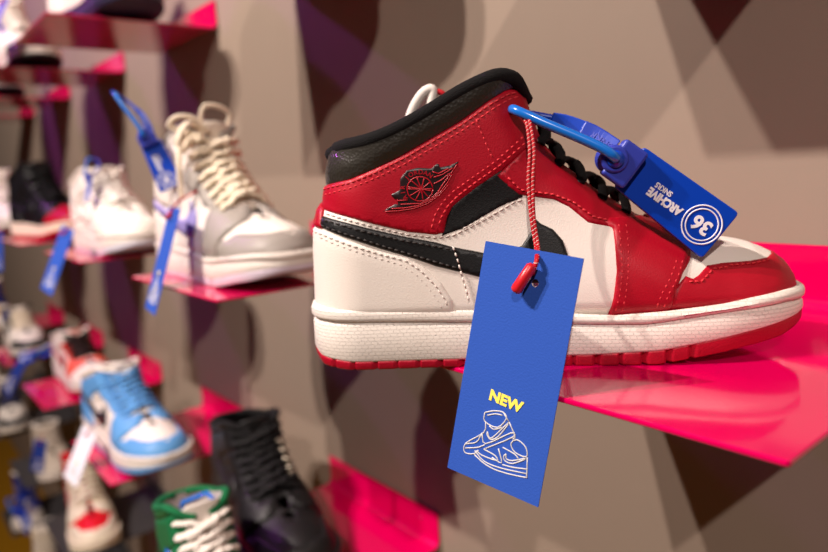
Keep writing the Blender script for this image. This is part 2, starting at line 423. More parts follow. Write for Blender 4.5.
def tongue(m, parent, top=18, w=20, th=4.5, lean=(0.05,1.0), label_m=None):
    """padded tongue lying under the laces and rising above the collar"""
    V=[];F=[];nu=9
    rowsP=[]
    s=106
    while s>=0:
        rowsP.append([on_front(s,-w*.0+ (-1+2*i/(nu-1))*(w*.72+ max(0,96-s)/96*w*.28), -.4) for i in range(nu)]); s-=6
    base=rowsP[-1]; 
    for k in range(1,int(top/3)+1):
        h=k*3; cv=Vector((lean[0]*h,0,lean[1]*h))/1000
        row=[]
        for i,p in enumerate(base):
            e=(-1+2*i/(nu-1)); drop=max(0,(abs(e)-.55)/.45)**2*6 if h>top-7 else 0
            row.append(p+cv-Vector((0,0,drop/1000*min(1,(h-top+7)/7))))
        rowsP.append(row)
    n=len(rowsP)
    for t in (0,1):
        for r_ in rowsP:
            for i,p in enumerate(r_):
                e=(-1+2*i/(nu-1)); V.append(p+Vector((-th*t*(1-.5*abs(e)**3),0,-th*.4*t))/1000)
    for t in (0,1):
        for a in range(n-1):
            for i in range(nu-1):
                q=(t*n*nu+a*nu+i,t*n*nu+a*nu+i+1,t*n*nu+(a+1)*nu+i+1,t*n*nu+(a+1)*nu+i); F.append(q if t else q[::-1])
    def strip(idx):
        for a,b in zip(idx,idx[1:]): F.append((a,b,b+n*nu,a+n*nu))
    strip([a*nu for a in range(n)]); strip([a*nu+nu-1 for a in range(n)]); strip([(n-1)*nu+i for i in range(nu)]); strip([i for i in range(nu)])
    return obj('tongue',V,F,m,parent)
def collar_rim(m,parent,r=4.2,n=9):
    P=resample(CS,3)
    near=[surf(x,z-2.3,-1,.1) for x,z in P]; far=[Vector((v.x,-v.y,v.z)) for v in near]
    hb=near[0]; arc=[]
    for k in range(1,8):
        a=PI*k/8; arc.append(Vector((hb.x-.0035*math.sin(a), -abs(hb.y)*math.cos(a), hb.z-.0005*math.sin(a))))
    loop=near[::-1]+arc+far
    mb=MB(); rr=[r/1000]*len(loop)
    mb.tube(spline(loop,1),r/1000,n); return mb.build('collar_rim',m,parent)
def lining(m,parent):
    pts=[(x,z) for x,z in SILF if z>62 and x<175]
    poly=[(5,62)]+[(x+(4 if x<25 else 0)-(4 if x>128 else 0),z-1) for x,z in pts]+[(175,62)]
    V=[];F=[]
    xs=28; zs=14
    for side in (-1,1):
        b=len(V)
        for j in range(zs+1):
            for i in range(xs+1):
                x0=3+ (0 if True else 0); u=i/xs
                # span between heel and front at this height
                zt=82+ (j/zs)*78
                xa=interp(min(zt,123),[h[1] for h in HEEL],[h[0] for h in HEEL])+3.5
                fz=[p for p in FRONT][::-1]; xb=interp(min(zt,147),[p[1] for p in fz],[p[0] for p in fz])-8
                x=xa+(xb-xa)*(1-math.cos(PI*u))/2
                top=interp(x,[c[0] for c in COLLAR],[c[1] for c in COLLAR])-2.5
                z=min(zt,top)
                y=max(0,Y(x,min(z,top-.5))-4.0) if 0<i<xs else 0
                V.append(Vector((x,side*y,z))/1000)
        for j in range(zs):
            for i in range(xs):
                q=(b+j*(xs+1)+i,b+j*(xs+1)+i+1,b+(j+1)*(xs+1)+i+1,b+(j+1)*(xs+1)+i); F.append(q)
    return obj('lining',V,F,m,parent,weld=.0001)
def insole(m,parent):
    V=[];F=[];n=30
    for i in range(n+1):
        x=6+i/n*200; y=max(0,Y(x,62)-1.0) if x<190 else max(2,Y(x,56)-3); 
        V+= [Vector((x,-y,48))/1000,Vector((x,y,48))/1000]
    for i in range(n): F.append((2*i,2*i+1,2*i+3,2*i+2))
    return obj('insole',V,F,m,parent)
ORDER=[('quarter',.8,0),('heel_tab',2.4,0),('ankle_inset',1.1,0),('ankle_panel',1.9,.5),('collar_padding',1.2,2.2),('heel_counter',1.7,.6),
       ('swoosh',2.2,0),('toe_box',.7,.3),('eyestay',1.7,0),('mudguard',1.7,.3),('forefoot_overlay',2.5,0)]
# ------------------------------------------------------------------ colours
WHITE=(236,226,216); BLACK=(17,17,18); RED=(168,0,30); PINK=(212,0,82); BLUE=(44,84,176); DBLUE=(14,48,160)
def leather(rgb, name): return mat(name+'_leather', rgb, .46, .35, ('leather',1300,.00007), vary=.03)
def pick(c):
    n={WHITE:'white',BLACK:'black',RED:'red'}.get(c,'shade_%02x%02x%02x'%c)
    return leather(c,n)
# ------------------------------------------------------------------ setting
wallm = mat('wall_paint',(147,131,117),.6,.3,('noise',500,.0001),vary=.02)
def quad_box(name, lo, hi, m):
    mb=MB(); mb.box([(a+b)/2 for a,b in zip(lo,hi)],[b-a for a,b in zip(lo,hi)]); o=mb.build(name,m,smooth=False); o['kind']='structure'; return o
quad_box('wall_back',(-16,0,FLOOR_Z-.1),(3.2,.12,3.9),wallm)
quad_box('floor',(-16,-5,FLOOR_Z-.1),(3.2,.0,FLOOR_Z),mat('floor_paint',(150,104,8),.5,.3,('noise',60,.001),vary=.08))
# ------------------------------------------------------------------ shelves
def shelf_mesh():
    V=[];F=[]; th=.0028; R=.008
    # section in y,z (top line then bottom line): front edge -> bend -> flange
    prof=[(-DEP,0)]+[(-DEP+DEP*k/6,0) for k in range(1,6)]
    top=[(-DEP,0),(-DEP*.66,0),(-DEP*.33,0),(-R-.001,0)]
    for k in range(1,7):
        a=PI/2*k/6; top.append((-R-.001+(R-.001+.001-th*.0)*math.sin(a)*((R-th)/(R))*1.0, (R-th)*(1-math.cos(a))))
    x_in=-.001-th
    top=[(-DEP,0),(-DEP*.66,0),(-DEP*.33,0)]+[(x_in-R+R*math.sin(PI/2*k/6), R-R*math.cos(PI/2*k/6)) for k in range(7)]+[(x_in,FLG)]
    bot=[(-DEP,-th),(-DEP*.66,-th),(-DEP*.33,-th)]+[(x_in-R+(R+th)*math.sin(PI/2*k/6), R-(R+th)*math.cos(PI/2*k/6)) for k in range(7)]+[(-.001,FLG)]
    c=.0016
    n=len(top)
    def xr(i,k): # corner rounding at the front
        return LEN-(c if (i==0) else 0)
    cols=[]
    for xs in (-LEN,0):
        sg = 1 if xs<0 else -1
        for ring in (top,bot):
            for i,(y,z) in enumerate(ring): V.append((xs+(sg*c if i==0 else 0),y,z))
        for ring in (top,bot):
            y,z=ring[0]; V.append((xs+sg*c*.3,y+c*.3,z)); V.append((xs,y+c,z))
    m=2*n+4
    T=lambda s,i:s*m+i
    B=lambda s,i:s*m+n+i
    for i in range(n-1):
        if i==0:
            F.append((T(0,0),T(1,0),T(1,2*n),T(1,2*n+1),T(1,1),T(0,1),T(0,2*n+1),T(0,2*n)))
            F.append((B(0,0),B(0,0)-n+2*n+2-0*n if False else T(0,2*n+2),T(0,2*n+3),B(0,1),B(1,1),T(1,2*n+3),T(1,2*n+2),B(1,0)))
        else:
            F.append((T(0,i),T(1,i),T(1,i+1),T(0,i+1))); F.append((B(0,i),B(0,i+1),B(1,i+1),B(1,i)))
    for s in (0,1):
        t=[T(s,0),T(s,2*n),T(s,2*n+1)]+[T(s,i) for i in range(1,n)]
        b=[B(s,0),T(s,2*n+2),T(s,2*n+3)]+[B(s,i) for i in range(1,n)]
        for i in range(len(t)-1): F.append((t[i],t[i+1],b[i+1],b[i]))
    F.append((T(0,0),B(0,0),B(1,0),T(1,0))); F.append((T(0,n-1),T(1,n-1),B(1,n-1),B(0,n-1)))
    return V,F
SV,SF=shelf_mesh()
pinkm=mat('pink_powder_coat',PINK,.10,.5,None,coat=.5)
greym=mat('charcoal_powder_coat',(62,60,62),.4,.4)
scm=mat('pink_screw',(200,20,90),.35,.5)
def make_shelf(m=pinkm):
    t=thing('wall_shelf','','shelf')
    p=obj('shelf_plate',SV,SF,m,t,smooth=False)
    add_mod_bevel(p,.0009,3)
    for sx in (-LEN*.13,-LEN*.87):
        mb=MB(); mb.sphere((sx,-.0042,FLG*.62),.0022,6,(1,.5,1)); mb.build('screw',scm,t)
    return t
def dup(root):
    r=root.copy(); C.objects.link(r)
    for ch in list(root.children):
        c=ch.copy(); C.objects.link(c); c.parent=r
        for g2 in list(ch.children):
            d=g2.copy(); C.objects.link(d); d.parent=c
    return r
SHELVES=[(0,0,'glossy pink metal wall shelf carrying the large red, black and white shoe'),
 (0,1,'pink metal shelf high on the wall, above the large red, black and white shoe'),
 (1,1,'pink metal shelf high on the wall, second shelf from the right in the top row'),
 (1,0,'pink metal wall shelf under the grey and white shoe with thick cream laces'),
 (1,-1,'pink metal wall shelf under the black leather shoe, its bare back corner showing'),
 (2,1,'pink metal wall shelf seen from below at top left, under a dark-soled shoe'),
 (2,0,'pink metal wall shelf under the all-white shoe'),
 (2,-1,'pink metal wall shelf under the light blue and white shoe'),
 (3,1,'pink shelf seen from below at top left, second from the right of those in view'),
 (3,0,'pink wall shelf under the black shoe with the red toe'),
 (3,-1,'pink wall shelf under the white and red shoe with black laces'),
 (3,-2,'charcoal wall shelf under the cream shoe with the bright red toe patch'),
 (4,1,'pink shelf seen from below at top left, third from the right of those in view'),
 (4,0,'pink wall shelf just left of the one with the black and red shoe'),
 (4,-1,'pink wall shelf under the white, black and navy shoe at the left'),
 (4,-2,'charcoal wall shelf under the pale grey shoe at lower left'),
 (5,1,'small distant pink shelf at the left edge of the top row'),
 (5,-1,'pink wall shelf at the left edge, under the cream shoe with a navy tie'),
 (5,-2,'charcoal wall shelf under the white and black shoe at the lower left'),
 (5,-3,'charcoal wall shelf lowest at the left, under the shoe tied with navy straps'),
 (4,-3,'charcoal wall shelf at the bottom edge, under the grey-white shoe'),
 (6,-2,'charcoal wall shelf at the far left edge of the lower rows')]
sh0=make_shelf(); first=True
sh1=None
for j,row,lab in SHELVES:
    if row<=-2:
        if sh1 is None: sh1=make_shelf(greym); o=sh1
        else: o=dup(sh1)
    elif first: o=sh0; first=False
    else: o=dup(sh0)
    o.location=(X0-j*S,0,Z0+row*VST); o['label']=lab; o['category']='shelf'; o['group']='wall shelves'
# ------------------------------------------------------------------ shoes
def shoe(label, loc, rotz, col, hero=False, lace=2.4, scale=1.0, tongue_top=14, group=None, tilt=0, lift=3.6, wob=0.25, rows=None, name='sneaker', cat='shoe'):
    t=thing(name,label,cat,loc,rotz,group); t.scale=(scale,)*3
    if tilt: t.rotation_euler=(0,tilt,rotz)
    st=2.6 if hero else 7
    M=lambda k,d=WHITE: pick(col.get(k,d))
    rub=lambda c,n: mat(n+'_rubber_%02x%02x%02x'%c,c,.5,.4,('brick',300,.0012) if n=='side' else None)
    outsole(mat('outsole_rubber_%02x%02x%02x'%col['outsole'],col['outsole'],.45,.4,('noise',900,.0003) if hero else None),t,260 if hero else 60)
    midsole(rub(col['midsole'],'side'),t,100 if hero else 40)
    panel('upper',[(-3,24),(-3,127),(20,126)]+[(x,z-2) for x,z in COLLAR]+[(132,150),(200,95),(290,60),(285,24)],M('upper',WHITE),t,off=0,edge=0,step=4 if hero else 8,throat=False)
    for k,off,puff in ORDER:
        poly=PANELS[k]
        o=panel(k,poly,mat('padding_leather',(50,47,42),.3,.55,('leather',600,.00022)) if hero and k=='collar_padding' else M(k),t,off=off,puff=puff if hero else puff*.8,step=st if hero else 7,edge=1.0 if hero else 0)
    collar_rim(mat('knit_%02x%02x%02x'%col['rim'],col['rim'],.9,.2,('noise',1500,.0006)),t)
    lining(mat('cloth_%02x%02x%02x'%col['lining'],col['lining'],.9,.1),t); insole(MATS['cloth_%02x%02x%02x'%col['lining']],t)
    tongue(M('tongue'),t,top=tongue_top)
    laces(mat('lace_%02x%02x%02x'%col['laces'],col['laces'],.85,.2,('noise',1200,.0008)),t,ye=18.5 if hero else 25,r=lace,lift=lift,wob=wob,**({'rows':rows} if rows else {}))
    return t
HC=(-0.34775,-0.29473,Z0+.0001); HR=math.radians(47)
hero=shoe('large red, black and white high-top shoe in sharp focus, wings emblem on its ankle',HC,HR,
  dict(outsole=(172,4,38),midsole=WHITE,upper=RED,quarter=WHITE,heel_tab=RED,ankle_inset=BLACK,ankle_panel=RED,collar_padding=(44,42,38),
       heel_counter=WHITE,swoosh=BLACK,toe_box=WHITE,eyestay=RED,mudguard=RED,forefoot_overlay=RED,rim=(20,19,20),lining=(30,28,30),tongue=RED,laces=(16,15,16)),
  hero=True,lace=3.0,tongue_top=4,lift=3.2,rows=(12,26,41,56,71,86))
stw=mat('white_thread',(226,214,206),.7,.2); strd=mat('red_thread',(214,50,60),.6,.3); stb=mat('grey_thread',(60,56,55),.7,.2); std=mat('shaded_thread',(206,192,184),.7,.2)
G=lambda *k:[SEAMS[i] for i in k]
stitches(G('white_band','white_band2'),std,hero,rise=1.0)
stitches(G('quarter_seam'),stw,hero,rise=2.6,ln=2.2)
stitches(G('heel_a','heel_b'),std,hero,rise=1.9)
stitches(G('swoosh_top','swoosh_bottom'),stb,hero,rise=2.4)
stitches(G('ankle_top_a','ankle_top_b','ankle_low_a','ankle_low_b','ankle_vert'),strd,hero,rise=2.2,ln=2.1,gap=1.1)
stitches(G('eyestay_low','overlay_left_a','overlay_left_b','overlay_right_a','overlay_right_b','toe','vamp'),strd,hero,rise=2.2,ln=2.1,gap=1.1)
# wings emblem on the ankle, both sides of the shoe
EMB=mat('emblem_black',(30,8,12),.4,.5); EMR=mat('emblem_red',(176,14,34),.35,.5)
ems=panel('wing_emblem',PANELS['wing_emblem'],EMB,hero,off=2.5,edge=.4,step=2.0,throat=False)
def arc_text(txt, cx, cz, r, a0, a1, size, side, em):
    mb=MB()
    for i,ch in enumerate(txt):
        if ch==' ': continue
        a=math.radians(a0+(a1-a0)*i/(len(txt)-1)); px=cx+r*math.cos(a); pz=cz+r*math.sin(a)
        p=surf(px,pz,side,2.9); q=surf(px+.6,pz,side,2.9); w=surf(px,pz+.6,side,2.9)
        ex=(q-p).normalized(); n=ex.cross((w-p).normalized())
        if side>0: ex=-ex
        n=-n if n.y*side<0 else n; ez=n.cross(ex).normalized()
        th=a-PI/2; th = th if side<0 else -th
        X=ex*math.cos(th)+ez*math.sin(th); Z=ez*math.cos(th)-ex*math.sin(th)
        o=text_mesh('t',ch,size,Matrix.Translation(p)@Matrix((X,Z,n)).transposed().to_4x4(),EMR,em,.00008,bold=.00006)
        mb.add([v.co for v in o.data.vertices],[tuple(f.vertices) for f in o.data.polygons]); bpy.data.objects.remove(o)
    return mb
ec=EMBLEM[0]; ecx=sum(p[0] for p in ec[:-1])/24; ecz=sum(p[1] for p in ec[:-1])/24
for sd,em in zip((-1,1),ems):
    mb=MB()
    for l in EMBLEM:
        p=resample([tuple(q) for q in l],1.2); mb.tube([surf(x,z,sd,2.75) for x,z in p],.00034,5)
    mb.build('emblem_relief',EMR,em)
    arc_text('AIR JORDAN',ecx,ecz,8.9,*((206,50) if sd<0 else (-26,130)),.0034,sd,em).build('emblem_lettering',EMR,em,smooth=False)
# eyelets, pull loop
for i,s_ in enumerate((12,26,41,56,71,86)):
    for sd in (-1,1):
        mb=MB(); c=on_front(s_,17*sd,1.0); n=on_front(s_,17*sd,2.0)-c; n.normalize(); a=n.orthogonal().normalized(); b=n.cross(a)
        mb.tube([c+(a*math.cos(k*PI/6)+b*math.sin(k*PI/6))*.0022 for k in range(12)],.0007,6,closed=True); mb.build('eyelet',mat('eyelet_black',(18,16,18),.4,.5),hero)
mb=MB(); mb.tube(spline([(.060,.027,.132),(.062,.026,.143),(.068,.025,.153),(.0735,.025,.1573),(.0765,.025,.156),(.0745,.025,.148),(.072,.027,.138)],5),.0030,8)
mb.build('pull_loop',mat('white_cotton',(232,222,214),.8,.2),hero)
mb=MB(); mb.tube(spline([(.0765,.0255,.1562),(.082,.025,.1545),(.086,.026,.148)],4),.0018,6); mb.build('pull_loop_binding',mat('red_ribbon',(190,14,32),.6,.3),hero)
# ------------------------------------------------------------------ paper swing tags
cardm=mat('blue_card',(46,84,176),.85,.15,('noise',900,.0002)); inkm=mat('pale_ink',(206,204,204),.6,.2); yelm=mat('yellow_ink',(246,226,96),.6,.2)
strm=mat('red_cord',(176,4,24),.6,.3); plugm=mat('red_plug',(206,28,40),.35,.5); cwm=mat('white_cord_fleck',(236,216,206),.7,.2)
DRAW=[[[-10.35,-25.04],[-5.45,-22.63],[-0.37,-21.68],[2.2,-24.12],[-1.85,-30.13],[-9.5,-29.33],[-10.35,-25.04]],[[-8.54,-25.98],[-4.16,-23.82],[-0.35,-23.35]],[[-9.0,-29.17],[-8.92,-35.05],[-18.22,-44.03],[-17.84,-48.77],[-12.47,-47.63],[-10.25,-44.91]],[[-18.16,-44.3],[-12.08,-41.22],[-9.89,-35.67]],[[-17.96,-46.47],[-11.03,-43.74],[-7.21,-40.96]],[[-6.96,-34.01],[-5.39,-36.52],[-2.97,-35.22],[4.0,-25.4],[-0.08,-33.77],[-4.17,-37.24],[-6.86,-35.6],[-6.96,-34.01]],[[-9.89,-35.67],[-6.79,-40.34],[5.99,-30.31],[7.34,-31.98],[-7.28,-43.37]],[[7.88,-33.65],[10.49,-32.47],[15.11,-34.54],[16.28,-38.98],[9.92,-38.87],[7.1,-35.96],[7.88,-33.65]],[[-12.27,-45.82],[-6.13,-49.19],[3.49,-49.25],[17.83,-46.86]],[[-12.07,-47.97],[-4.77,-50.6],[3.83,-51.01],[17.24,-48.92],[18.1,-47.21],[16.78,-38.98]],[[-7.28,-43.37],[-0.45,-44.27],[1.03,-46.38],[-7.71,-46.69],[-11.24,-45.45]],[[0.64,-40.1],[3.79,-46.51],[-1.96,-45.76]],[[3.0,-38.8],[9.9,-39.8],[12.46,-41.47]],[[5.26,-41.28],[6.03,-43.62],[9.56,-43.27],[16.59,-39.51],[10.03,-44.59],[5.56,-44.92],[4.35,-43.01],[5.26,-41.28]],[[4.35,-47.24],[10.19,-46.48],[17.59,-44.65]],[[4.0,-25.4],[8.39,-31.07],[7.55,-33.02]],[[-6.53,-30.73],[-3.67,-31.68],[0.61,-29.31]],[[-0.04,-21.76],[4.0,-25.4]]]
def card_frame(loc, M, label, w=.0535, h=.1207, hole=(4.56,44.62), group=None, detail=True, cm=None):
    """paper card: face towards -y of its own frame, origin at the card's middle"""
    t=thing('swing_tag',label,'tag',group=group)
    t.matrix_world=Matrix.Translation(loc)@M.to_4x4()
    cm = cm or cardm; V=[];F=[]; n=24; hr=2.0 if detail else 0
    th=.0005
    # card with a round hole
    hx,hz=hole; W2,H2=w*500,h*500
    outer=[];inner=[]
    for k in range(n):
        a=2*PI*k/n+PI/4; c,s_=math.cos(a),math.sin(a)
        inner.append((hx+2.0*c,hz+2.0*s_))
        tx=((W2-hx)/c if c>0 else (-W2-hx)/c) if abs(c)>1e-6 else 1e9
        tz=((H2-hz)/s_ if s_>0 else (-H2-hz)/s_) if abs(s_)>1e-6 else 1e9
        r=min(tx,tz); outer.append((hx+r*c,hz+r*s_))
    pts=outer+[(-W2,-H2),(W2,-H2),(-W2,H2),(W2,H2)]+inner
    no=len(outer)+4
    vs,_,fs,_,_,_=delaunay_2d_cdt([Vector(p) for p in pts],[(no+i,no+(i+1)%n) for i in range(n)],[],0,1e-5)
    fs=[f for f in fs if math.hypot(sum(vs[i][0] for i in f)/len(f)-hx,sum(vs[i][1] for i in f)/len(f)-hz)>1.9]
    nv=len(vs)
    for y in (0,th):
        for v in vs: V.append((v[0]/1000,y,v[1]/1000))
    cnt={}
    for f in fs:
        F.append(tuple(f)); F.append(tuple(i+nv for i in f)[::-1])
        for a,b in zip(list(f),list(f)[1:]+[f[0]]): cnt[(min(a,b),max(a,b))]=cnt.get((min(a,b),max(a,b)),0)+1
    for (a,b),c in cnt.items():
        if c==1: F.append((a,b,b+nv,a+nv))
    card=obj('card',V,F,cm,t,smooth=False)
    R=Matrix(((1,0,0),(0,0,-1),(0,1,0)))   # text x->x, y->z, faces -y
    if detail:
        Mx=Matrix.Translation((.0001,-.0002,-.0160))@Matrix.Rotation(math.radians(-3.8),4,'Y').inverted()@R.to_4x4()
        Mx=Matrix.Translation((.0001,-.0002,-.0160))@Matrix.Rotation(math.radians(-3.8*-1),4,'Y')@R.to_4x4()
        text_mesh('lettering','NEW',.0074,Mx,yelm,card,.00015,bold=.00034,sx=1.1)
    else:
        mb=MB(); mb.tube([(0,-.0006,-.0165),(0,.0,-.0165)],.0035,12); mb.build('lettering',yelm,card)
    mb=MB()
    for l in DRAW:
        P=spline([(a/1000,-.0001,b/1000) for a,b in l],3) if len(l)>2 else [(a/1000,-.0001,b/1000) for a,b in l]
        mb.tube(P,.00038 if detail else .0005,4)
    mb.build('shoe_drawing',inkm,card)
    return t
def cord(pts, parent, r=.00095, detail=True):
    P=spline(pts,8); mb=MB(); mb.tube(P,r,7); c=mb.build('cord',strm,parent)
    if detail:
        mb=MB(); L=0; prev=P[0]; q=[]
        for i,p in enumerate(P):
            L+=(p-prev).length; prev=p; q.append((p,L))
        n=int(L/.0011); 
        D=[]
        for k in range(n):
            s_=k*.0011
            i=max(1,min(len(q)-1,next((j for j,(pp,l) in enumerate(q) if l>=s_),len(q)-1)))
            p0,l0=q[i-1]; p1,l1=q[i]; u=(s_-l0)/max(1e-9,(l1-l0)); p=p0.lerp(p1,u); tdir=(p1-p0).normalized()
            a=tdir.cross(Vector((0,1,0))).normalized(); b=Vector((0,-1,0))
            if k%2==0: mb.tube([p+a*r*.95+b*r*.35-tdir*.0004, p+b*r*1.08, p-a*r*.95+b*r*.35+tdir*.0004],.00017,4)
        mb.build('cord_fleck',cwm,c)
    return c
CX=Vector((0.9706,0.2026,-0.1298)); CZ=Vector((0.0886,0.2007,0.9756)); CY=CZ.cross(CX).normalized()
Mc=Matrix((CX,CY,CZ)).transposed(); cc=Vector((-0.21803,-0.26463,-0.10094))
tg=card_frame(cc,Mc,'large blue paper swing tag reading NEW, hanging in front of the red and white shoe')
inv=tg.matrix_world.inverted(); SHM=Matrix.Translation(HC)@Matrix.Rotation(HR,4,'Z')
hl=lambda x,y,z: inv@(SHM@Vector((x/1000,y/1000,z/1000)))
H_=Vector((.00456,0,.04462))
cord([hl(126,-33,134),hl(127,-40,130),hl(128,-46,116),hl(126.5,-50,101),hl(126,-54,83),hl(127,-60,69),H_+Vector((.0008,-.0035,.0115)),H_+Vector((-.0005,-.003,.004))],tg)
cord([hl(124,-33,134),hl(125.5,-39,129),hl(125.8,-45,116),hl(124.3,-49,101),hl(124.6,-54,83),hl(125.8,-60,69),H_+Vector((.0000,-.0030,.0115)),H_+Vector((-.001,-.003,.004))],tg)
mb=MB(); mb.tube([H_+Vector((-.0004,-.0045,.0088)),H_+Vector((-.0010,-.0047,.0078)),H_+Vector((-.0062,-.0055,-.0042)),H_+Vector((-.0068,-.0056,-.0054))],[.0018,.0033,.0037,.0030],14,flat=.8)
mb.build('cord_plug',plugm,tg)
# ------------------------------------------------------------------ plastic security tag on the big shoe
plm=mat('blue_plastic',(0,62,184),.32,.5,coat=.2); hubm=mat('blue_plastic_hub',(48,62,170),.45,.4); cabm=mat('blue_cable',(20,110,206),.25,.6,coat=.4); whm=mat('white_print',(240,240,244),.5,.3)
bluest=mat('blue_plastic_edge',(110,160,220),.3,.5)
st=thing('security_tag','glossy blue plastic security tag numbered 36, hooked to the large red and white shoe','security tag',SHM@Vector((.19,-.034,.09)),HR)
def lc(x,y,z): return Vector((x-190,y+34,z-90))/1000
qd=[(186.3,-33,115.1),(233.9,-37,78.1),(215.1,-37,55.0),(171.1,-33,95.1)]
V=[];F=[]
rp=[]
P=[Vector(q) for q in qd]
for i in range(4):
    a,b,c=P[i-1],P[i],P[(i+1)%4]; ra=min(2.5,(b-a).length/3)
    for k in range(5):
        u=k/4; p0=b+(a-b).normalized()*ra*(1-u)**2; p=(b+(a-b).normalized()*ra)*(1-u)**2+b*2*u*(1-u)+(b+(c-b).normalized()*ra)*u*u
        rp.append(p)
n=len(rp)
for dy in (0,4.2):
    for p in rp: V.append(lc(p.x,p.y+dy,p.z))
F=[tuple(range(n)),tuple(range(n,2*n))[::-1]]+[(i,(i+1)%n,n+(i+1)%n,n+i) for i in range(n)]
body=add_mod_bevel(obj('tag_body',V,F,plm,st,smooth=False),.0006,3)
nrm=(P[1]-P[0]).cross(P[3]-P[0]).normalized()
if nrm.y>0: nrm=-nrm
ux=(P[0]-P[1]).normalized(); ux=(ux-nrm*ux.dot(nrm)).normalized(); uy=nrm.cross(ux)
def fr(x,z,l=.25):
    # point of the face at x,z of the shoe frame
    y=P[0].y-( (x-P[0].x)*nrm.x+(z-P[0].z)*nrm.z )/nrm.y
    return lc(x,y,z)+nrm*l/1000
def tm(x,z): 
    return Matrix.Translation(fr(x,z))@Matrix((ux,uy,nrm)).transposed().to_4x4()
text_mesh('lettering','36',.0105,tm(215,73),whm,body,.00012,bold=.00035)
text_mesh('lettering','ARCHIVE',.0060,tm(196.4,86.2),whm,body,.00012,bold=.00034,sx=.84)
text_mesh('lettering','SNKRS',.0040,tm(196.0,92.4),whm,body,.00012,bold=.00012,sx=.85)
mb=MB()
for r_,w_ in ((10.2,.4),(8.3,.38)):
    mb.tube([fr(215,73,.1)+(ux*math.cos(k*PI/24)+uy*math.sin(k*PI/24))*r_/1000 for k in range(48)],w_/1000,6,closed=True)
mb.build('ring_print',whm,body)
# hub: round boss with a square block that joins the plate
mb=MB()
mb.tube([lc(169.5,-42,109.5),lc(169.5,-40.8,109.5),lc(169.5,-28,109.5)],[.0062,.0072,.0078],28)
hub=mb.build('hub',hubm,st,smooth=False); add_mod_bevel(hub,.0005,2)
mb=MB(); Mx=Matrix.Translation(lc(175,-36.0,106.8))@Matrix.Rotation(math.radians(38),4,'Y')
mb.box((0,0,0),(.0145,.0085,.0215),Mx); o=mb.build('hub_block',hubm,st,smooth=False); add_mod_bevel(o,.0016,3)
mb=MB(); mb.tube([lc(169.5,-43.2,109.5),lc(169.5,-41.5,109.5)],.0044,20); mb.build('cable_socket',plm,st)
mb=MB(); mb.tube(spline([lc(119,-24,138.5),lc(119.5,-31,138.2),lc(123,-35.5,136),lc(135,-39,129.5),lc(151,-42,121.5),lc(162,-44,115.5),lc(167.5,-44.5,111.5),lc(169.5,-43,109.7)],6),.0026,14); mb.build('cable',cabm,st)
mb=MB(); mb.tube(spline([lc(114,-25,138.5),lc(118,-14,139),lc(126,-8,138),lc(134,-9,136),lc(146,-12,132.8)],6),.0020,12); mb.build('cable',plm,st)
# strap
def strap(pts, w, th, name, m, parent):
    mb=MB(); Pp=spline(pts,5); n=len(Pp); V=[];F=[]
    for i,p in enumerate(Pp):
        tdir=(Pp[min(i+1,n-1)]-Pp[max(i-1,0)]).normalized(); b=Vector((0,-1,0)); a=b.cross(tdir).normalized()
        ww=w[0]+(w[1]-w[0])*i/(n-1)
        for sa,sb in ((-1,-1),(1,-1),(1,1),(-1,1)): V.append(p+a*sa*ww/2000+b*sb*th/2000)
    for i in range(n-1):
        for k in range(4): F.append((i*4+k,i*4+(k+1)%4,(i+1)*4+(k+1)%4,(i+1)*4+k))
    F+= [(0,1,2,3),((n-1)*4+3,(n-1)*4+2,(n-1)*4+1,(n-1)*4)]
    return add_mod_bevel(obj(name,V,F,m,parent,smooth=False),.0007,2)
strap([lc(142,-12,134),lc(150,-13,131),lc(159,-16,126)],(5.5,9),5,'strap_clip',plm,st)
s2=strap([lc(157,-17,127),lc(164,-20,122.5),lc(172,-27,115)],(9,10.5),4,'strap',mat('blue_strap',(18,56,172),.35,.5),st)
a=(lc(164,-20,122.5)-lc(172,-27,115)).normalized(); nn=Vector((0,-1,0)); nn=(nn-a*nn.dot(a)).normalized(); b=nn.cross(a)
text_mesh('embossed_lettering','SNKRS',.0056,Matrix.Translation(lc(165.3,-23.6,120.6))@Matrix((a,b,nn)).transposed().to_4x4(),hubm,s2,.0002,bold=.0001)
# ------------------------------------------------------------------ the other shoes on the shelves
def cols(**k):
    d=dict(outsole=WHITE,midsole=WHITE,upper=WHITE,quarter=WHITE,heel_tab=WHITE,ankle_inset=WHITE,ankle_panel=WHITE,collar_padding=WHITE,heel_counter=WHITE,
           swoosh=WHITE,toe_box=WHITE,eyestay=WHITE,mudguard=WHITE,forefoot_overlay=WHITE,rim=WHITE,lining=(200,190,186),tongue=WHITE,laces=WHITE)
    d.update(k); return d
def over(k, names): return {n:k for n in names.split()}
GREY=(156,148,141); CREAM=(238,224,200); LBLUE=(96,156,214); NAVY=(28,40,120); LILAC=(150,140,196)
set_gap(17)
proto=shoe('grey and white high shoe with thick loose cream laces and a lilac side stripe',(0,0,0),0,
   cols(**over(GREY,'eyestay forefoot_overlay mudguard'),swoosh=LILAC,laces=CREAM,rim=GREY,outsole=(214,200,214),tongue=(226,214,198),lining=(60,44,48)),lace=4.6,tongue_top=20,lift=6,wob=1.3,rows=(4,17,30,43,56,69,82,94))
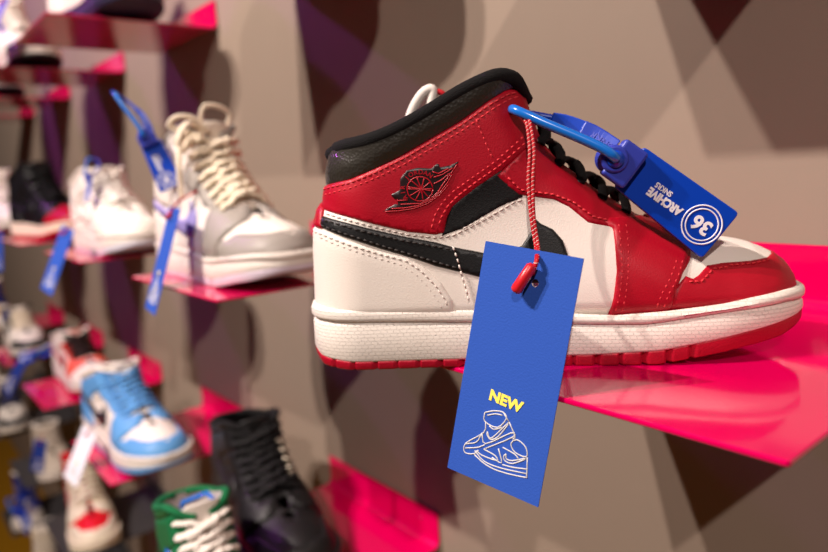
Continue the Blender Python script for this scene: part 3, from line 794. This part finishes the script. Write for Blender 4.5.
def recolor(label, loc, rotz, col, scale=1.0, tilt=0, src=None):
    t=dup(src or proto); t['label']=label; t['category']='shoe'; t.location=loc; t.rotation_euler=(0,tilt,rotz); t.scale=(scale,)*3
    for ch in t.children:
        k=ch.name.split('.')[0]; key={'collar_rim':'rim','lace':'laces','insole':'lining'}.get(k,k)
        if key not in col: continue
        c=col[key]
        m = {'outsole':lambda:mat('outsole_rubber_%02x%02x%02x'%c,c,.45,.4),'midsole':lambda:mat('side_rubber_%02x%02x%02x'%c,c,.5,.4),
             'rim':lambda:mat('knit_%02x%02x%02x'%c,c,.9,.2),'lining':lambda:mat('cloth_%02x%02x%02x'%c,c,.9,.1),'laces':lambda:mat('lace_%02x%02x%02x'%c,c,.85,.2)}.get(key,lambda:pick(c))()
        ch.material_slots[0].link='OBJECT'; ch.material_slots[0].material=m
    return t
LOWMESH={}
def lowify(root, z0=.070, k=.52):
    for ch in root.children:
        me=ch.data
        if (me.name,k) not in LOWMESH:
            nm=me.copy()
            for v in nm.vertices:
                if v.co.z>z0: v.co.z=z0+(v.co.z-z0)*k
            LOWMESH[(me.name,k)]=nm
        mats=[(sl.link,sl.material) for sl in ch.material_slots]
        ch.data=LOWMESH[(me.name,k)]
        for sl,(l,mm) in zip(ch.material_slots,mats): sl.link=l; sl.material=mm
    return root
def spot_of(j,row,dx=0,dy=0,a=0,sc=1.08):
    # heel position of a shoe whose middle stands over the shelf
    return (X0-j*S-LEN/2+dx-.138*sc*math.cos(math.radians(a)), -.185+dy-.138*sc*math.sin(math.radians(a)), Z0+row*VST+.0003)
D=math.radians
SC=1.08
proto.location=spot_of(1,0,0,0,2); proto.rotation_euler=(0,0,D(2)); proto.scale=(SC,)*3
PK=(238,150,140)
SH=[
 (1,1,0.03,0.03,8,'white shoe with a dark sole, out on the high shelf second from the right',cols(outsole=(40,36,60))),
 (2,1,0.03,0.03,8,'shoe with white tip and dark navy sole standing on the top left shelf',cols(outsole=(30,24,52),midsole=(44,34,70),mudguard=NAVY)),
 (3,1,0,0,8,'shoe with a white midsole and black outsole at the upper left',cols(outsole=(14,12,18),mudguard=BLACK,eyestay=NAVY)),
 (4,1,0,0.02,4,'pink-white shoe tangled with lilac laces near the top left corner',cols(outsole=(30,26,40),laces=(190,170,214),eyestay=BLACK,ankle_panel=NAVY,forefoot_overlay=NAVY)),
 (2,0,0.03,0.01,2,'all-white shoe with a blue security tag on its collar',cols(laces=(240,232,224),outsole=(214,212,226))),
 (3,0,-0.02,0.02,14,'black shoe with a red toe, cream midsole and red outsole',cols(**over(BLACK,'upper quarter ankle_panel ankle_inset eyestay forefoot_overlay collar_padding tongue swoosh heel_counter rim lining'),toe_box=RED,mudguard=RED,heel_tab=RED,outsole=(170,16,30),midsole=CREAM,laces=BLACK)),
 (4,0,0,0,4,'white shoe at the left edge beside the black and red shoe',cols(eyestay=(220,190,190),swoosh=PK)),
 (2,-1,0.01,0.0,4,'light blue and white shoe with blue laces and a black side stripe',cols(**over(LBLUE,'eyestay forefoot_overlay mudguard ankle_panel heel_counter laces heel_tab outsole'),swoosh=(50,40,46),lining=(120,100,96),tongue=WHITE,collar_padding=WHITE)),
 (3,-1,0,0.04,2,'white and red shoe with black laces above the light blue shoe',cols(swoosh=RED,eyestay=(214,60,50),forefoot_overlay=(232,96,80),ankle_panel=WHITE,laces=(44,30,28),heel_tab=RED,outsole=(190,20,60),mudguard=WHITE,tongue=PK)),
 (4,-1,0,0,0,'white, black and navy shoe left of the white and red one',cols(**over(BLACK,'collar_padding eyestay rim lining swoosh mudguard'),laces=CREAM,ankle_panel=NAVY,outsole=BLACK)),
 (5,-1,0,0,0,'cream shoe with tan sole at the left edge, tied with navy',cols(**over((226,196,164),'upper quarter ankle_panel toe_box eyestay outsole'),laces=NAVY)),
 (3,-2,0,0.01,-8,'cream shoe with a bright red toe patch and red collar, seen from the front',cols(**over(CREAM,'upper quarter ankle_inset heel_counter eyestay forefoot_overlay mudguard midsole outsole laces'),toe_box=(226,24,40),ankle_panel=(206,30,44),collar_padding=(214,24,40),rim=(214,24,40),swoosh=RED,tongue=(214,24,40),lining=RED)),
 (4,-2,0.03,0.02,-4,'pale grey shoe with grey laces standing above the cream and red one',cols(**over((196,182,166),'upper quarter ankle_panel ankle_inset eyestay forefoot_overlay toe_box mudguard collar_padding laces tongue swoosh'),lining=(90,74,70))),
 (5,-2,0,0,-8,'white and black shoe crossed by a navy tag at the lower left',cols(**over(BLACK,'eyestay swoosh collar_padding lining mudguard'),laces=(60,60,90),outsole=CREAM)),
 (6,-2,0,0,-6,'tan and cream shoe cut by the left edge of the picture',cols(**over((222,184,146),'upper quarter toe_box mudguard eyestay ankle_panel'),outsole=(70,60,50))),
 (5,-3,0,0,-10,'lilac-grey shoe wrapped with navy straps above the yellow floor',cols(**over((150,136,150),'upper quarter toe_box eyestay'),laces=NAVY,ankle_panel=NAVY,collar_padding=BLACK,forefoot_overlay=NAVY)),
 (4,-3,0,-0.03,-16,'grey-white shoe with navy laces at the bottom edge, left of the red toe patch',cols(**over((190,182,180),'upper quarter toe_box eyestay mudguard'),laces=(214,200,180),swoosh=NAVY,ankle_panel=CREAM)),
]
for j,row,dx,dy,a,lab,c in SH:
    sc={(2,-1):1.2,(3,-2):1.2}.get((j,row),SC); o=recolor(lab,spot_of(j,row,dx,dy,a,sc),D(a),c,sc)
    if (j,row) in ((2,0),(2,-1),(3,-1),(4,-1),(4,-2)): lowify(o,k=.68 if j==2 else .6)
lm=MATS['lace_%02x%02x%02x'%CREAM]
# two shoes that stand close together on the shelf below the grey one
BK=(26,25,26)
blk=recolor('black leather shoe with a broad padded tongue and cream lace tips',(-.93,-.118,Z0-VST+.0003),D(-10),
   cols(**over(BK,'upper quarter ankle_panel ankle_inset eyestay forefoot_overlay toe_box mudguard collar_padding tongue swoosh heel_counter heel_tab rim lining laces'),outsole=BK,midsole=BK),1.18)
lowify(blk,k=.72)
for s_ in (28,42,56,70):
    p=on_front(s_,19,4.5); p.z = .07+(p.z-.07)*.72 if p.z>.07 else p.z
    mb=MB(); mb.tube([p+Vector((-.002,-.002,.002)),p+Vector((.003,.003,-.003))],.0032,8); mb.build('lace_hook',lm,blk)
grn=recolor('green and white shoe with a red heel patch, in front of the black leather one',(-.755,-.262,Z0-VST+.0003),D(-8),
   cols(**over((24,104,62),'ankle_panel eyestay collar_padding heel_counter'),heel_tab=RED,swoosh=BLACK,rim=(24,104,62),outsole=(24,104,62)),1.0); lowify(grn,k=.9)
# lace bow and loop of the grey and white shoe
def lacepart(name, pts, r, m, parent, flat=.6):
    mb=MB(); mb.tube(spline([Vector(p)/1000 for p in pts],6),r/1000,8,flat=flat); return mb.build(name,m,parent)
lm=MATS['lace_%02x%02x%02x'%CREAM]
lacepart('lace_bow',[(128,-8,150),(132,-22,158),(138,-34,156),(136,-42,140),(130,-36,132),(128,-26,142),(130,-12,150)],4.2,lm,proto)
lacepart('lace_bow',[(128,-4,150),(126,-18,164),(122,-34,166),(116,-40,158),(122,-28,152),(130,-10,148)],4.2,lm,proto)
lacepart('lace_end',[(132,-30,150),(136,-40,138),(138,-44,118),(134,-43,100),(132,-42,84)],3.6,lm,proto)
lacepart('tongue_loop',[(124,16,150),(124,22,168),(125,12,176),(126,-4,177),(126,-10,168),(124,-10,152)],2.4,lm,proto)
# swing tags of the other shoes
def other_card(c, X, Z, sc, lab, cm=None):
    X=Vector(X); Z=Vector(Z); X=(X-Z*X.dot(Z)).normalized(); Y_=Z.cross(X).normalized()
    t=card_frame(Vector(c),Matrix((X,Y_,Z)).transposed()*1.0,lab,hole=(0,50),detail=False,cm=cm)
    t.scale=(sc,)*3
    cord([(0,-.002,.048),(.001,-.003,.056),(0,.004,.070),(0,.02,.085)],t,.0012,False)
    mb=MB(); mb.tube([(.0005,-.003,.053),(-.003,-.005,.046)],.0028,10,flat=.8); mb.build('cord_plug',plugm,t)
    return t
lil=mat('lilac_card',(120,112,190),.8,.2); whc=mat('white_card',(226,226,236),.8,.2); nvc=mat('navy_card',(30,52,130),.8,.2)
other_card((-0.716,-0.261,-0.081),(.993,-.12,0),(0.064,0.32,0.945),.94,'blue paper swing tag with a yellow dot, hanging beside the grey and white shoe')
other_card((-1.164,-0.274,-0.111),(.98,.19,0),(0.124,0.387,0.914),.88,'slanted blue paper swing tag hanging left of the all-white shoe')
other_card((-1.188,-0.277,-0.444),(.945,.33,0),(0.147,0.411,0.9),.77,'white paper swing tag slanting in front of the light blue shoe',whc)
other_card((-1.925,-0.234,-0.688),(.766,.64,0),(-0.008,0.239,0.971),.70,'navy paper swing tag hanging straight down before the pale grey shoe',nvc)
other_card((-2.088,-0.235,-0.159),(.91,.41,0),(-0.088,0.144,0.986),.85,'blue paper swing tag hanging upright at the left edge beside the black and red shoe')
other_card((-1.575,-0.25,0.316),(.99,.16,0),(0.174,0.439,0.881),1.1,'lilac-tinted paper swing tag slanting across the top left corner',lil)
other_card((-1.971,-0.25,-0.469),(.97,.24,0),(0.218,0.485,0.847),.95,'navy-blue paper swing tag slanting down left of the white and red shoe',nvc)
# security tags of the other shoes
def other_sec(c, X, Z, sc, lab):
    X=Vector(X).normalized(); Z=Vector(Z); Z=(Z-X*Z.dot(X)).normalized(); Y_=Z.cross(X).normalized()
    t=dup(st); t['label']=lab; t['category']='security tag'
    t.matrix_world=Matrix.Translation(Vector(c))@Matrix((X,Y_,Z)).transposed().to_4x4()@Matrix.Scale(sc,4); return t
other_sec((-.762,-.242,.027),(.386,.758,-.516),(.234,.46,.851),.9,'blue plastic security tag hooked to the laces of the grey and white shoe')
other_sec((-1.166,-.215,.0),(.9,-.1,-.5),(.3,.3,.9),.62,'small blue plastic security tag on the collar of the all-white shoe')
other_sec((-2.33,-.25,-1.02),(.9,.3,.35),(-.3,.2,.9),1.5,'navy plastic strap tag across the shoes above the yellow floor')
other_sec((-1.93,-.22,-.42),(-.5,-.3,-.8),(.8,.3,-.3),1.0,'dark blue plastic tag lying over the white, black and navy shoe')
g=thing('cable_tie','blue plastic cable looped through the green and white shoe','cable',(-.662,-.268,-.355))
mb=MB(); mb.tube(spline([(-.030,-.01,.012),(-.034,-.012,-.004),(-.022,-.03,-.018),(.004,-.04,-.022),(.030,-.03,-.020),(.032,-.01,-.002),(.010,.01,.016),(-.012,.012,.022)],6),.0024,10,closed=True); mb.build('loop',cabm,g)
mb=MB(); mb.tube(spline([(.030,-.028,-.018),(.033,-.03,-.030),(.030,-.034,-.05)],4),.0034,8,flat=.5); mb.tube([(.030,-.028,-.019),(.066,-.02,-.018)],.0026,8); mb.build('tail',plm,g)
# ------------------------------------------------------------------ light
def lamp(name, loc, target, power, col, radius=.02, ang=110):
    l=bpy.data.lights.new(name,'SPOT'); l.energy=power; l.color=col; l.shadow_soft_size=radius; l.spot_size=D(ang); l.spot_blend=.4
    o=bpy.data.objects.new(name,l); C.objects.link(o); o.location=loc
    o.rotation_euler=(Vector(target)-Vector(loc)).to_track_quat('-Z','Y').to_euler(); return o
K=1.0
WARM=(1.0,.87,.79)
lamp('track_lamp_left',(-.77,-1.55,1.5),(-.9,0,-.3),155*K,WARM,.02,140)
lamp('track_lamp_middle',(-1.02,-1.55,1.5),(-.9,0,-.3),155*K,WARM,.02,140)
lamp('track_lamp_right',(2.7,-3.4,3.25),(-.15,0,-.1),640*K,WARM,.045,23)
lamp('violet_lamp',(-2.6,-.9,1.3),(-1.8,0,.55),40*K,(.66,.12,.9),.04,70)
w=bpy.data.worlds.new('world'); bpy.context.scene.world=w; w.use_nodes=True
w.node_tree.nodes['Background'].inputs['Color'].default_value=(.28,.2,.3,1); w.node_tree.nodes['Background'].inputs['Strength'].default_value=.055
# ------------------------------------------------------------------ camera
cam=bpy.data.cameras.new('camera'); co=bpy.data.objects.new('camera',cam); C.objects.link(co)
cam.sensor_width=36; cam.lens=668.4/828*36; cam.clip_start=.01
co.location=(0,-.5,0)
yaw,pitch,roll=[D(v) for v in (-50.9012,-9.1693,-3.2508)]
f=Vector((math.sin(yaw)*math.cos(pitch),math.cos(yaw)*math.cos(pitch),math.sin(pitch))); r=Vector((math.cos(yaw),-math.sin(yaw),0)); u=r.cross(f)
r2=r*math.cos(roll)+u*math.sin(roll); u2=-r*math.sin(roll)+u*math.cos(roll)
co.rotation_euler=Matrix((r2,u2,-f)).transposed().to_euler()
cam.dof.use_dof=True; cam.dof.focus_distance=.338; cam.dof.aperture_fstop=5.0
bpy.context.scene.camera=co
vs=bpy.context.scene.view_settings; vs.view_transform='Standard'; vs.look='None'; vs.exposure=0; vs.gamma=1; vs.use_curve_mapping=False
